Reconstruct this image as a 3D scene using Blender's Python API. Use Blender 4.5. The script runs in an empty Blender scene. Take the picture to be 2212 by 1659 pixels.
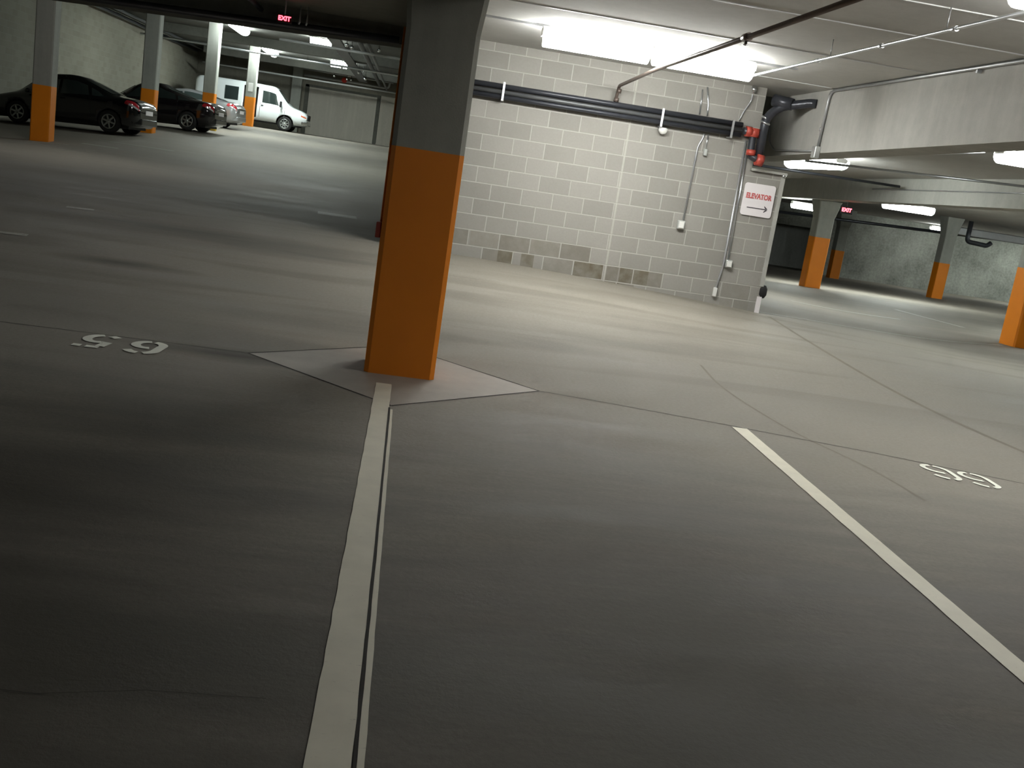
import bpy, bmesh, math, random
from mathutils import Vector, Matrix
random.seed(4)
PI = math.pi
S = bpy.context.scene
COL = S.collection

# ------------------------------------------------------------------ materials
def nt(name):
    m = bpy.data.materials.new(name); m.use_nodes = True
    t = m.node_tree; b = t.nodes['Principled BSDF']
    return m, t, b
def N(t, typ, **kw):
    n = t.nodes.new(typ)
    for k, v in kw.items():
        if k.startswith('i_'):
            n.inputs[k[2:].replace('_', ' ')].default_value = v
        else: setattr(n, k, v)
    return n
def ramp(t, src, stops):
    r = t.nodes.new('ShaderNodeValToRGB'); e = r.color_ramp.elements
    while len(e) < len(stops): e.new(0.5)
    for i, (p, c) in enumerate(stops):
        e[i].position = p; e[i].color = (c, c, c, 1) if not isinstance(c, tuple) else (*c, 1)
    t.links.new(src, r.inputs[0]); return r.outputs[0]
def mixc(t, fac, a, b, mode='MIX'):
    n = t.nodes.new('ShaderNodeMix'); n.data_type = 'RGBA'; n.blend_type = mode
    def put(sock, v):
        if isinstance(v, (int, float)): sock.default_value = v
        elif isinstance(v, tuple): sock.default_value = (*v, 1) if len(v) == 3 else v
        else: t.links.new(v, sock)
    put(n.inputs[0], fac); put(n.inputs[6], a); put(n.inputs[7], b)
    return n.outputs[2]
def mth(t, op, a, b=0.0, c=None, clamp=False):
    n = t.nodes.new('ShaderNodeMath'); n.operation = op; n.use_clamp = clamp
    for i, v in enumerate([a, b] + ([c] if c is not None else [])):
        if isinstance(v, (int, float)): n.inputs[i].default_value = v
        else: t.links.new(v, n.inputs[i])
    return n.outputs[0]
def noise(t, vec, scale, detail=3, rough=.55, dist=0):
    n = N(t, 'ShaderNodeTexNoise'); n.inputs['Scale'].default_value = scale
    n.inputs['Detail'].default_value = detail; n.inputs['Roughness'].default_value = rough
    n.inputs['Distortion'].default_value = dist
    if vec is not None: t.links.new(vec, n.inputs['Vector'])
    return n.outputs['Fac']
def coords(t, scale=(1, 1, 1), loc=(0, 0, 0)):
    tc = t.nodes.new('ShaderNodeTexCoord'); mp = t.nodes.new('ShaderNodeMapping')
    mp.inputs['Scale'].default_value = scale; mp.inputs['Location'].default_value = loc
    t.links.new(tc.outputs['Object'], mp.inputs['Vector']); return mp.outputs[0]
def bump(t, b, h, dist=.004, strength=.6):
    n = t.nodes.new('ShaderNodeBump'); n.inputs['Strength'].default_value = strength
    n.inputs['Distance'].default_value = dist
    t.links.new(h, n.inputs['Height']); t.links.new(n.outputs[0], b.inputs['Normal'])

def plain(name, col, rough=.5, metal=0, var=.12, scale=6, spec=None, coat=0):
    m, t, b = nt(name)
    f = noise(t, coords(t), scale, 4)
    c = mixc(t, f, tuple(x*(1-var) for x in col), tuple(min(1, x*(1+var)) for x in col))
    t.links.new(c, b.inputs['Base Color'])
    b.inputs['Roughness'].default_value = rough; b.inputs['Metallic'].default_value = metal
    if spec is not None: b.inputs['Specular IOR Level'].default_value = spec
    if coat: b.inputs['Coat Weight'].default_value = coat; b.inputs['Coat Roughness'].default_value = .05
    return m
def emit(name, col, s):
    m, t, b = nt(name)
    b.inputs['Base Color'].default_value = (.8, .8, .8, 1)
    b.inputs['Emission Color'].default_value = (*col, 1); b.inputs['Emission Strength'].default_value = s
    return m

def concrete(name, col, var=.2, streak=True, rough=.85):
    m, t, b = nt(name)
    v = coords(t)
    n1 = noise(t, v, .7, 5, .6); n2 = noise(t, v, 9, 4, .6); n3 = noise(t, v, 90, 2)
    f = mth(t, 'MULTIPLY_ADD', n1, .6, mth(t, 'MULTIPLY', n2, .4))
    fr = ramp(t, f, [(.3, 0.0), (.7, 1.0)])
    c = mixc(t, fr, tuple(x*(1-var) for x in col), tuple(x*(1+var) for x in col))
    if streak:
        vs = coords(t, (3.2, 3.2, .25)); sfac = ramp(t, noise(t, vs, 1.4, 4, .6), [(.45, 0.0), (.75, 1.0)])
        c = mixc(t, mth(t, 'MULTIPLY', sfac, .28), c, tuple(min(1, x*1.5) for x in col))
    c = mixc(t, mth(t, 'MULTIPLY', n3, .12), c, (.05, .05, .045))
    t.links.new(c, b.inputs['Base Color']); b.inputs['Roughness'].default_value = rough
    bump(t, b, n3, .002, .4)
    return m

def block_wall(name, axis='X', base=(.325, .313, .287), dark=(.262, .252, .230), mortar=(.45, .435, .40), stain=True, shift=.22, joint=True):
    m, t, b = nt(name)
    tc = t.nodes.new('ShaderNodeTexCoord'); sp = t.nodes.new('ShaderNodeSeparateXYZ')
    t.links.new(tc.outputs['Object'], sp.inputs[0])
    cb = t.nodes.new('ShaderNodeCombineXYZ')
    u = mth(t, 'ADD', sp.outputs[axis], 40*.4064 - shift)
    t.links.new(u, cb.inputs[0]); t.links.new(sp.outputs['Z'], cb.inputs[1])
    # wobble the joint edges a little
    def brick(c1, c2, cm, ms=.0085):
        br = t.nodes.new('ShaderNodeTexBrick'); br.offset = .5; br.offset_frequency = 2
        br.inputs['Color1'].default_value = (*c1, 1); br.inputs['Color2'].default_value = (*c2, 1)
        br.inputs['Mortar'].default_value = (*cm, 1)
        br.inputs['Scale'].default_value = 1; br.inputs['Mortar Size'].default_value = ms
        br.inputs['Mortar Smooth'].default_value = .5; br.inputs['Bias'].default_value = 0
        br.inputs['Brick Width'].default_value = .4064; br.inputs['Row Height'].default_value = .2032
        t.links.new(cb.outputs[0], br.inputs['Vector']); return br
    b1 = brick(base, dark, mortar)
    c = b1.outputs['Color']
    wide = noise(t, tc.outputs['Object'], .8, 3); fine = noise(t, tc.outputs['Object'], 45, 3)
    c = mixc(t, mth(t, 'MULTIPLY', ramp(t, wide, [(.35, 0.0), (.7, 1.0)]), .25), c, tuple(x*1.18 for x in base))
    if stain:
        # damp olive-brown blocks in the lowest courses; the joints stay pale
        X, Z = sp.outputs['X'], sp.outputs['Z']
        patch = ramp(t, noise(t, tc.outputs['Object'], 9, 3), [(.3, .55), (.6, 1.0)])
        notm = mth(t, 'SUBTRACT', 1, b1.outputs['Fac'])
        for (x0, x1, z0, z1, k) in [(.45, .84, .41, .61, .35), (1.24, 1.44, .20, .40, .8), (1.55, 1.72, .20, .40, .75), (1.04, 1.44, .20, .40, .3), (1.85, 2.24, .20, .40, .35), (2.26, 2.47, .20, .40, .8), (2.47, 2.66, .20, .40, .9),
                                    (2.70, 2.86, .20, .40, .5), (2.88, 3.27, .20, .40, .85), (3.27, 3.46, .20, .40, .45), (1.65, 2.04, .41, .61, .4), (1.24, 1.64, .41, .61, .45), (.85, 1.23, .41, .61, .3), (2.05, 2.45, .41, .61, .4),
                                    (.4, 3.1, -.2, .20, .5), (2.0, 2.9, 0, .20, .5), (4.3, 4.7, 0.0, .40, .2)]:
            a = mth(t, 'GREATER_THAN', X, x0); b_ = mth(t, 'LESS_THAN', X, x1); c_ = mth(t, 'GREATER_THAN', Z, z0); d_ = mth(t, 'LESS_THAN', Z, z1)
            f = mth(t, 'MULTIPLY', mth(t, 'MULTIPLY', a, b_), mth(t, 'MULTIPLY', c_, d_))
            f = mth(t, 'MULTIPLY', mth(t, 'MULTIPLY', f, mth(t, 'MULTIPLY', patch, k)), notm)
            c = mixc(t, f, c, (.115, .095, .055))
    if joint:
        d = mth(t, 'ABSOLUTE', mth(t, 'SUBTRACT', sp.outputs['X'], 2.685))
        jm = ramp(t, mth(t, 'MULTIPLY', d, 10), [(.08, 1.0), (.16, 0.0)])
        c = mixc(t, mth(t, 'MULTIPLY', jm, .8), c, tuple(x*1.02 for x in mortar))
    c = mixc(t, mth(t, 'MULTIPLY', fine, .22), c, (.12, .11, .09))
    t.links.new(c, b.inputs['Base Color']); b.inputs['Roughness'].default_value = .9
    h = mth(t, 'SUBTRACT', mth(t, 'MULTIPLY', fine, .3), b1.outputs['Fac'])
    bump(t, b, h, .004, .5)
    return m

def floor_mat():
    m, t, b = nt('sealed floor concrete')
    v = coords(t); sp = t.nodes.new('ShaderNodeSeparateXYZ'); t.links.new(v, sp.inputs[0])
    vs = coords(t, (.35, 1.6, 1))
    big = noise(t, v, .28, 4, .55, .4); med = noise(t, vs, 1.3, 5, .6, .3)
    fine = noise(t, v, 38, 4, .7); grit = noise(t, v, 150, 2)
    f = mth(t, 'MULTIPLY_ADD', big, .5, mth(t, 'MULTIPLY', med, .5))
    c = mixc(t, ramp(t, f, [(.34, 0.0), (.66, 1.0)]), (.25, .228, .192), (.36, .33, .285))
    c = mixc(t, ramp(t, fine, [(.35, .0), (.75, .3)]), c, (.09, .078, .06))
    c = mixc(t, ramp(t, grit, [(.5, .0), (.75, .25)]), c, (.33, .3, .25))
    # long sweeping rubber tracks in the driving lane
    vt = coords(t, (.16, 1.0, 1), (0, 0, 0)); tr = noise(t, vt, 1.5, 3, .5, .6)
    lane = ramp(t, mth(t, 'MULTIPLY', sp.outputs['Y'], .05), [(.34, 0.0), (.42, 1.0), (.62, 1.0), (.8, 0.2)])
    c = mixc(t, mth(t, 'MULTIPLY', mth(t, 'MULTIPLY', ramp(t, tr, [(.48, 0.0), (.62, 1.0)]), lane), .3), c, (.07, .062, .05))
    # oil and dirt stains, plus broad blobs painting light falloff over the near stalls (centre x, y, half-widths, strength)
    for (x, y, a, bb, s) in [(-1.0, 6.60, .75, .22, .95), (-4.4, 10.2, 1.3, .45, .7), (-2.55, 9.65, .75, .24, .8), (-2.2, 12.0, 2.4, .6, .6), (11.5, 22, 7, 6.5, .5), (-6.0, 13.0, 1.6, .8, .45),  # the widest entry darkens the right deck floor
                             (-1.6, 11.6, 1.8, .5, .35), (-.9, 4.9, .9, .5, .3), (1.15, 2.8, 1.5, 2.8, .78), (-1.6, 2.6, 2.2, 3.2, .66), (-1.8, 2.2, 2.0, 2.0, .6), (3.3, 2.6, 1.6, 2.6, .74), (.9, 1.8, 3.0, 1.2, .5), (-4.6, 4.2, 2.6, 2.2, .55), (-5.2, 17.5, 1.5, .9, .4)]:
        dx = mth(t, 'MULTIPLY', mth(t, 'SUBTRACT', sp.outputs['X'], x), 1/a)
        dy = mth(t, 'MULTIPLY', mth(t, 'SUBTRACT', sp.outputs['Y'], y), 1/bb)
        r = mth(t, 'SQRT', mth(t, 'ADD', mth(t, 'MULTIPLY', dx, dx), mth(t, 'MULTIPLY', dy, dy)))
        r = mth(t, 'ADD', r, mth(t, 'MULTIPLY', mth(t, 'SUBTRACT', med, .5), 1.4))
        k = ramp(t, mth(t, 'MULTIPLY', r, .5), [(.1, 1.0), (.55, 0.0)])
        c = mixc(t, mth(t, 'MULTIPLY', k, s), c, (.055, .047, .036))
    grain = noise(t, v, 420, 2, .8)
    c = mixc(t, ramp(t, grain, [(.35, 0.0), (.7, .5)]), c, (.10, .09, .07))
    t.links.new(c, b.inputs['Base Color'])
    rr = ramp(t, med, [(.3, .62), (.7, .82)]); t.links.new(rr, b.inputs['Roughness'])
    b.inputs['Specular IOR Level'].default_value = .4
    bump(t, b, fine, .003, .5)
    return m

def paint_mat(name, col, wear=.45, rough=.6, base=(.17, .15, .12), sc=22):
    m, t, b = nt(name)
    v = coords(t, (1, 1, 1)); vs = coords(t, (1, 3.5, 1))
    w = ramp(t, noise(t, vs, sc, 5, .7), [(wear-.06+.15, 0.0), (wear+.22, 1.0)])
    f = noise(t, v, 7, 4)
    c = mixc(t, f, tuple(x*.84 for x in col), tuple(min(1, x*1.1) for x in col))
    c = mixc(t, mth(t, 'MULTIPLY', w, .7), c, base)
    t.links.new(c, b.inputs['Base Color']); b.inputs['Roughness'].default_value = rough
    return m

M = {}
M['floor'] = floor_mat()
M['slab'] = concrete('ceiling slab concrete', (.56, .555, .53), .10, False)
M['slabnear'] = concrete('lower bay slab concrete', (.15, .15, .125), .2, False)  # copy of the slab concrete, darkened to paint the unlit left ceiling
M['slabdark'] = concrete('dark slab concrete', (.085, .085, .072), .3, False)  # darker tone for the upper bay ceiling and beams
M['beam'] = concrete('cast beam concrete', (.43, .425, .395), .12)
M['beamR'] = concrete('far beam concrete', (.42, .42, .385), .14)
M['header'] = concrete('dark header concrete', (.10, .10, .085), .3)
M['col'] = concrete('pillar concrete', (.40, .41, .37), .12)
M['cmu'] = block_wall('grey block wall')
M['cmuL'] = block_wall('left block wall', 'Y', (.30, .29, .235), (.25, .24, .195), (.33, .32, .265), False, .1, False)
M['backwall'] = concrete('back wall concrete', (.23, .215, .175), .2)
M['rwall'] = concrete('wall concrete with painted light', (.27, .28, .25), .62)  # strong variation paints the lamps' blotches of light on the wall
M['darkvoid'] = concrete('unlit recess concrete', (.55, .56, .53), .2)
M['orange'] = plain('orange safety paint', (.92, .275, .006), .5, 0, .06, 4)
M['white_line'] = paint_mat('worn white line paint', (.84, .80, .66), .55)
M['faint_line'] = paint_mat('faded line paint', (.42, .41, .36), .38)
M['digit'] = paint_mat('stencil white paint', (.90, .91, .80), .6, sc=14)
M['patch'] = paint_mat('fresh cement patch', (.345, .312, .268), .5, base=(.26, .23, .19))
M['joint'] = plain('dark joint filler', (.028, .024, .02), .9)
M['tyremark'] = plain('rubber tyre mark', (.19, .168, .135), .85, 0, .25, 3)
M['galv'] = plain('galvanised steel', (.62, .64, .66), .28, .9)
M['steel'] = plain('dull steel conduit', (.45, .46, .47), .4, .7)
M['brownpipe'] = plain('brown iron pipe', (.13, .10, .085), .4, .4)
M['blackpipe'] = plain('black iron pipe', (.045, .048, .058), .32, .3)
M['greypipe'] = plain('grey iron pipe', (.12, .125, .13), .4, .4)
M['whitepipe'] = plain('pale insulated pipe', (.55, .56, .55), .45)
M['red'] = plain('red fitting paint', (.42, .06, .04), .45)
M['white_metal'] = plain('white enamelled metal', (.75, .75, .72), .4)
M['box'] = plain('cast box metal', (.55, .57, .55), .35, .5)
M['sign'] = plain('white sign plate', (.80, .76, .77), .45, 0, .03)
M['signred'] = plain('red lettering', (.55, .12, .12), .5)
M['signdark'] = plain('dark arrow print', (.06, .05, .06), .5)
M['lens'] = emit('lit fluorescent lens', (.99, 1, .965), 31)
M['lensR'] = emit('lit far lens', (.92, 1, .96), 46)
M['lensN'] = emit('lit near deck lens', (.95, 1, .96), 21)
M['lensL'] = emit('lit bay lens', (.90, 1, .96), 34)
M['lensD'] = emit('lit lower bay lens', (.95, 1, .95), 12)
M['lensC'] = emit('lit corner lens', (1, .99, .95), 20)
M['exitred'] = emit('lit red letters', (1, .04, .06), 5)
M['valvered'] = plain('bright red wheel', (.75, .05, .03), .4)
M['blackpaint'] = plain('black car paint', (.006, .007, .008), .16, 0, .1, 2, None, 1)
M['plumpaint'] = plain('dark plum car paint', (.010, .008, .010), .15, 0, .1, 2, None, 1)
M['silverpaint'] = plain('silver car paint', (.42, .43, .44), .28, .6, .05, 2, None, 1)
M['vanpaint'] = plain('white van paint', (.72, .77, .78), .3, 0, .04, 2, None, .6)
M['glass'] = plain('dark car glass', (.03, .042, .04), .06, 0, .1, 2, .9)
M['tail'] = plain('red lamp lens', (.45, .02, .03), .12, 0, .1, 6, 1.0, 1)
M['amber'] = plain('amber lamp lens', (.7, .12, .03), .15, 0, .1, 6, 1.0)
M['clear'] = plain('clear lamp lens', (.75, .75, .78), .1, .3, .05, 4)
M['chrome'] = plain('bright chrome', (.8, .82, .84), .12, 1)
M['tyre'] = plain('tyre rubber', (.012, .012, .012), .8)
M['rim'] = plain('alloy rim', (.42, .45, .43), .32, .75)
M['blacktrim'] = plain('black plastic trim', (.012, .012, .013), .6)
M['cabin'] = plain('dark cargo interior', (.03, .022, .02), .8)
M['yellow'] = plain('yellow bump block', (.75, .5, .06), .6)

# ------------------------------------------------------------------ geometry helpers
class MB:
    def __init__(s): s.bm = bmesh.new()
    def face(s, pts):
        return s.bm.faces.new([s.bm.verts.new(p) for p in pts])
    def prism(s, poly, z0, z1, poly2=None):
        """poly: xy list (ccw); optional different top outline"""
        top = poly2 or poly
        a = [s.bm.verts.new((x, y, z0 if not callable(z0) else z0(x, y))) for x, y in poly]
        b = [s.bm.verts.new((x, y, z1 if not callable(z1) else z1(x, y))) for x, y in top]
        n = len(a)
        s.bm.faces.new(a[::-1]); s.bm.faces.new(b)
        for i in range(n): s.bm.faces.new([a[i], a[(i+1) % n], b[(i+1) % n], b[i]])
    def box(s, x0, x1, y0, y1, z0, z1):
        s.prism([(x0, y0), (x1, y0), (x1, y1), (x0, y1)], z0, z1)
    def tube(s, pts, r, seg=12, caps=True):
        pts = [Vector(p) for p in pts]; rings = []
        for i, p in enumerate(pts):
            if i == 0: d = pts[1]-p
            elif i == len(pts)-1: d = p-pts[i-1]
            else: d = (pts[i+1]-p).normalized() + (p-pts[i-1]).normalized()
            d.normalize()
            a = d.cross(Vector((0, 0, 1)))
            if a.length < .05: a = d.cross(Vector((0, 1, 0)))
            if i and a.normalized().dot(pa) < 0 and False: a = -a
            a.normalize()
            if i: # keep the frame continuous
                a = (pa - d*pa.dot(d)).normalized()
            pa = a; b = d.cross(a)
            rr = r[i] if isinstance(r, (list, tuple)) else r
            rings.append([s.bm.verts.new(p + (a*math.cos(2*PI*k/seg) + b*math.sin(2*PI*k/seg))*rr) for k in range(seg)])
        for i in range(len(rings)-1):
            for k in range(seg):
                f = s.bm.faces.new([rings[i][k], rings[i][(k+1) % seg], rings[i+1][(k+1) % seg], rings[i+1][k]]); f.smooth = True
        if caps:
            s.bm.faces.new(rings[0][::-1]); s.bm.faces.new(rings[-1])
    def lathe(s, prof, c, axis='Z', seg=24):
        """prof: (radius, height) list, closed to the axis where radius is 0"""
        c = Vector(c); rings = []
        def P(r, h, a):
            x, y = r*math.cos(a), r*math.sin(a)
            return c + (Vector((x, y, h)) if axis == 'Z' else Vector((x, h, y)) if axis == 'Y' else Vector((h, x, y)))
        for r, h in prof:
            if r < 1e-6: rings.append([s.bm.verts.new(P(0, h, 0))])
            else: rings.append([s.bm.verts.new(P(r, h, 2*PI*k/seg)) for k in range(seg)])
        for A, B in zip(rings, rings[1:]):
            for k in range(seg):
                k2 = (k+1) % seg
                if len(A) == 1 and len(B) == 1: continue
                if len(A) == 1: f = s.bm.faces.new([A[0], B[k2], B[k]])
                elif len(B) == 1: f = s.bm.faces.new([A[k], A[k2], B[0]])
                else: f = s.bm.faces.new([A[k], A[k2], B[k2], B[k]])
                f.smooth = True
    def build(s, name, mat, parent=None, bevel=0, seg=1, loc=None):
        bmesh.ops.recalc_face_normals(s.bm, faces=s.bm.faces)
        me = bpy.data.meshes.new(name); s.bm.to_mesh(me); s.bm.free()
        o = bpy.data.objects.new(name, me); COL.objects.link(o)
        for mm in (mat if isinstance(mat, list) else [mat]): me.materials.append(mm)
        if parent is not None: o.parent = parent
        if loc: o.location = loc
        if bevel:
            bv = o.modifiers.new('Bevel', 'BEVEL'); bv.width = bevel; bv.segments = seg; bv.limit_method = 'ANGLE'
            bv.angle_limit = math.radians(40)
        return o
def tag(o, label, cat, group=None, kind=None):
    o['label'] = label; o['category'] = cat
    if group: o['group'] = group
    if kind: o['kind'] = kind
    return o
def struct(o): o['kind'] = 'structure'; return o
def thing(name, label, cat, loc=(0, 0, 0), rotz=0, group=None):
    o = bpy.data.objects.new(name, None); COL.objects.link(o)
    o.location = loc; o.rotation_euler = (0, 0, rotz); o.empty_display_size = .2
    return tag(o, label, cat, group)

# ------------------------------------------------------------------ floor surface (ramps)
YL = [-30, 8.0, 9, 13.3, 20, 27.4, 33, 34.8, 38.5, 41.5, 51.5, 60, 75]
ZL = [0, 0, .04, .27, .34, .41, .75, .85, 1.08, 1.22, 1.63, 1.74, 2.0]
YR = [-30, 8.0, 10, 13.3, 17.2, 27.6, 38.6, 49.6, 75]
ZR = [0, 0, -.06, -.17, -.31, -.49, -.97, -1.4, -2.0]
def lerp(x, X, Y):
    if x <= X[0]: return Y[0]
    for i in range(len(X)-1):
        if x <= X[i+1]: return Y[i] + (Y[i+1]-Y[i])*(x-X[i])/(X[i+1]-X[i])
    return Y[-1]
def sm(v): v = max(0, min(1, v)); return v*v*(3-2*v)
def zf(x, y):
    b = sm(x/10.); return lerp(y, YL, ZL)*(1-b) + lerp(y, YR, ZR)*b - .045*max(0, -8.6-x)*sm((y-14)/14)
xs = [-16+.5*i for i in range(34)] + [1+.5*i for i in range(28)] + [15+1.5*i for i in range(17)]
xs = sorted(set(xs)); ys = sorted(set([-9+.5*i for i in range(146)] + YL[1:-1] + YR[1:-1]))
ys = [y for y in ys if y <= 64]
f = MB(); g = [[f.bm.verts.new((x, y, zf(x, y))) for x in xs] for y in ys]
for j in range(len(ys)-1):
    for i in range(len(xs)-1):
        fc = f.bm.faces.new([g[j][i], g[j][i+1], g[j+1][i+1], g[j+1][i]]); fc.smooth = True
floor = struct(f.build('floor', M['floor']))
# ground slab thickness so the deck is not paper thin
def strip(name, a, b, w, mat, parent=None, dz=.002, n=None, wob=0, w2=None):
    """flat painted or scraped band following the deck from a to b"""
    a = Vector(a); b = Vector(b); L = (b-a).length; n = n or max(2, int(L/.25)); d = (b-a).normalized(); p = Vector((-d.y, d.x))
    m = MB(); L_, R_ = [], []
    for i in range(n+1):
        t = i/n; c = a + (b-a)*t; ww = (w + ((w2 or w)-w)*t)/2
        e1 = (random.random()-.5)*wob; e2 = (random.random()-.5)*wob
        q = c + p*(ww+e1); r = c - p*(ww+e2)
        L_.append(m.bm.verts.new((q.x, q.y, zf(q.x, q.y)+dz))); R_.append(m.bm.verts.new((r.x, r.y, zf(r.x, r.y)+dz)))
    for i in range(n): m.bm.faces.new([L_[i], R_[i], R_[i+1], L_[i+1]])
    return m.build(name, mat, parent)
def polystrip(name, pts, w, mat, parent=None, dz=.0025):
    m = MB(); L_, R_ = [], []
    pts = [Vector(p) for p in pts]
    for i, c in enumerate(pts):
        d = (pts[min(i+1, len(pts)-1)]-pts[max(i-1, 0)]).normalized(); p = Vector((-d.y, d.x))
        ww = (w[i] if isinstance(w, list) else w)/2
        q = c+p*ww; r = c-p*ww
        L_.append(m.bm.verts.new((q.x, q.y, zf(q.x, q.y)+dz))); R_.append(m.bm.verts.new((r.x, r.y, zf(r.x, r.y)+dz)))
    for i in range(len(pts)-1): m.bm.faces.new([L_[i], R_[i], R_[i+1], L_[i+1]])
    return m.build(name, mat, parent)
DM = [(-.913, 6.735), (.055, 5.776), (1.043, 6.705), (.075, 7.72)]
for i in range(4):
    strip('expansion_joint', DM[i], DM[(i+1) % 4], .014, M['joint'], floor, .0015, 10, .003)
polystrip('expansion_joint', [(-.913, 6.735), (-1.3, 6.745), (-2.5, 6.73), (-6, 6.75), (-14, 6.8)], .008, M['joint'], floor, .0015)
polystrip('expansion_joint', [(1.043, 6.705), (1.5, 6.60), (2.304, 6.378), (3.2, 6.10), (4.03, 5.776), (7, 4.8)], .008, M['joint'], floor, .0015)
# smooth cement pad inside the diamond and the scraped patches beside the pillar
m = MB(); m.face([(x*.985+.001, y*.985+.1, .0008) for x, y in DM]); pad = m.build('cement_pad', M['patch'], floor)
# faint tyre arcs that sweep from the wall corner to the right
def arc(pts, w):
    out = []
    for i in range(len(pts)-1):
        for k in range(8):
            t = k/8; p0 = pts[max(i-1, 0)]; p1 = pts[i]; p2 = pts[i+1]; p3 = pts[min(i+2, len(pts)-1)]
            out.append(tuple(.5*((2*p1[a]) + (-p0[a]+p2[a])*t + (2*p0[a]-5*p1[a]+4*p2[a]-p3[a])*t*t + (-p0[a]+3*p1[a]-3*p2[a]+p3[a])*t**3) for a in (0, 1)))
    out.append(pts[-1]); return out
polystrip('tyre_mark', arc([(4.95, 13.1), (4.75, 11.4), (4.6, 9.6), (4.55, 8.2), (4.6, 7.0), (4.8, 5.6)], 0), .05, M['tyremark'], floor, .001)
polystrip('tyre_mark', arc([(2.72, 8.6), (2.66, 7.6), (2.75, 6.5), (2.95, 5.7), (3.02, 5.1)], 0), .022, M['tyremark'], floor, .001)

# painted bay lines
for (x, y, a, w_) in [(-3.8, 12.6, .3, .12), (-1.1, 16.9, .62, .5), (-3.75, 10.34, .3, .12), (-9.0, 26.9, 1.0, .3), (-8.1, 28.2, .9, .22)]:
    strip('faded_marking', (x-a/2, y), (x+a/2, y+.05), w_, M['faint_line'], floor, .003, 6, .01)
polystrip('floor_crack', [(-1.5, 2.46), (-1.1, 2.40), (-.75, 2.38), (-.5, 2.44), (-.2, 2.45)], .0022, M['joint'], floor, .0015)
m1 = thing('parking_line', 'long cream bay line from the near pillar to the bottom edge, split by a groove', 'painted line')
strip('paint_band', (-.004, 6.33), (-.022, 1.2), .098, M['white_line'], m1, .003, 60, .0035, .112)
strip('edge_band', (.058, 5.68), (.058, 1.2), .014, M['white_line'], m1, .003, 40, .002, .020)
strip('groove', (.044, 5.72), (.043, 1.2), .010, M['joint'], m1, .0035, 30, .001, .009)
tag(strip('parking_line', (2.348, 6.34), (2.28, .9), .10, M['white_line'], None, .003, 40, .004), 'solid cream bay line slanting down to the right edge on the near floor', 'painted line')
tag(strip('parking_line', (4.98, 13.55), (10.9, 17.25), .06, M['faint_line'], None, .004, 24, .004, .10), 'thin faded line from the block wall corner to the orange pillar at the right edge', 'painted line')
tag(strip('parking_line', (7.9, 19.9), (10.4, 20.15), .12, M['faint_line'], None, .004, 10, .004), 'short faded line on the far right deck before the wide grey pillar', 'painted line')
tag(strip('parking_line', (11.8, 23.2), (11.97, 20.4), .10, M['faint_line'], None, .004, 10, .004), 'faint bay line on the far right deck behind the other short line', 'painted line')
tag(strip('parking_line', (-12.6, 25.3), (-7.6, 25.2), .10, M['faint_line'], None, .004, 10, .004), 'faint bay line on the floor in front of the leftmost orange pillar', 'painted line')
tag(strip('parking_line', (-8.6, 29.9), (-6.6, 29.9), .12, M['faint_line'], None, .004, 8, .004), 'short faint bay line behind the leftmost pillar near the black sedan', 'painted line')
tag(strip('parking_line', (-6.2, 50.2), (-3.2, 50.1), .14, M['faint_line'], None, .004, 8, .004), 'pale bay line on the upper deck in front of the white van', 'painted line')

# stencilled bay numbers, strokes in a unit cell (x right, y up), with stencil gaps
def arcp(cx, cy, rx, ry, a0, a1, n=10):
    return [(cx+rx*math.cos(math.radians(a0+(a1-a0)*i/n)), cy+ry*math.sin(math.radians(a0+(a1-a0)*i/n))) for i in range(n+1)]
SIX = [[(.87, .80)] + arcp(.5, .72, .36, .22, 35, 88, 6), arcp(.5, .70, .38, .24, 112, 178, 6) + [(.12, .5)] + arcp(.5, .3, .38, .24, 182, 262, 8),
       arcp(.5, .3, .37, .24, 278, 468, 16)]
FIVE = [[(.14, .94), (.50, .94)], [(.62, .94), (.86, .94)], [(.17, .86), (.15, .56), (.30, .58)], arcp(.48, .33, .36, .26, 118, -78, 14), [(.36, .065), (.12, .16)]]
def digit(strokes, origin, ux, uy, w, label, grp, name='bay_number_digit', shear=0):
    """origin = corner of the cell; ux, uy = cell axes on the deck"""
    m = MB(); O = Vector(origin); X = Vector(ux); Y = Vector(uy)
    for k, st in enumerate(strokes):
        P = [O + X*p[0] + Y*p[1] for p in st]; L_, R_ = [], []
        for i, c in enumerate(P):
            d = (P[min(i+1, len(P)-1)] - P[max(i-1, 0)]).normalized(); q = Vector((-d.y, d.x))*w/2
            L_.append(m.bm.verts.new((c.x+q.x, c.y+q.y, .0042))); R_.append(m.bm.verts.new((c.x-q.x, c.y-q.y, .0042)))
        for i in range(len(P)-1): m.bm.faces.new([L_[i], R_[i], R_[i+1], L_[i+1]])
    return tag(m.build(name, M['digit']), label, 'painted number', grp)
# number 65, read from the lane beyond (upside down from here)
digit(SIX, (-1.392, 6.70), (-.215, 0), (-.02, -.40), .058, 'upside down stencilled digit on the floor left of the near pillar, right one of two', 'bay number left of the near pillar')
digit(FIVE, (-1.69, 6.725), (-.215, 0), (-.03, -.42), .058, 'upside down stencilled digit on the floor left of the near pillar, left one of two', 'bay number left of the near pillar')
digit(SIX, (3.80, 5.85), (-.20, .055), (-.02, -.32), .034, 'white stencilled 6 at the right edge of the floor, upside down, rightmost digit', 'bay number at the right edge')
digit(SIX, (3.59, 5.93), (-.20, .055), (-.02, -.32), .034, 'white stencilled 6 by the right edge of the floor, left digit of its pair', 'bay number at the right edge')

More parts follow.
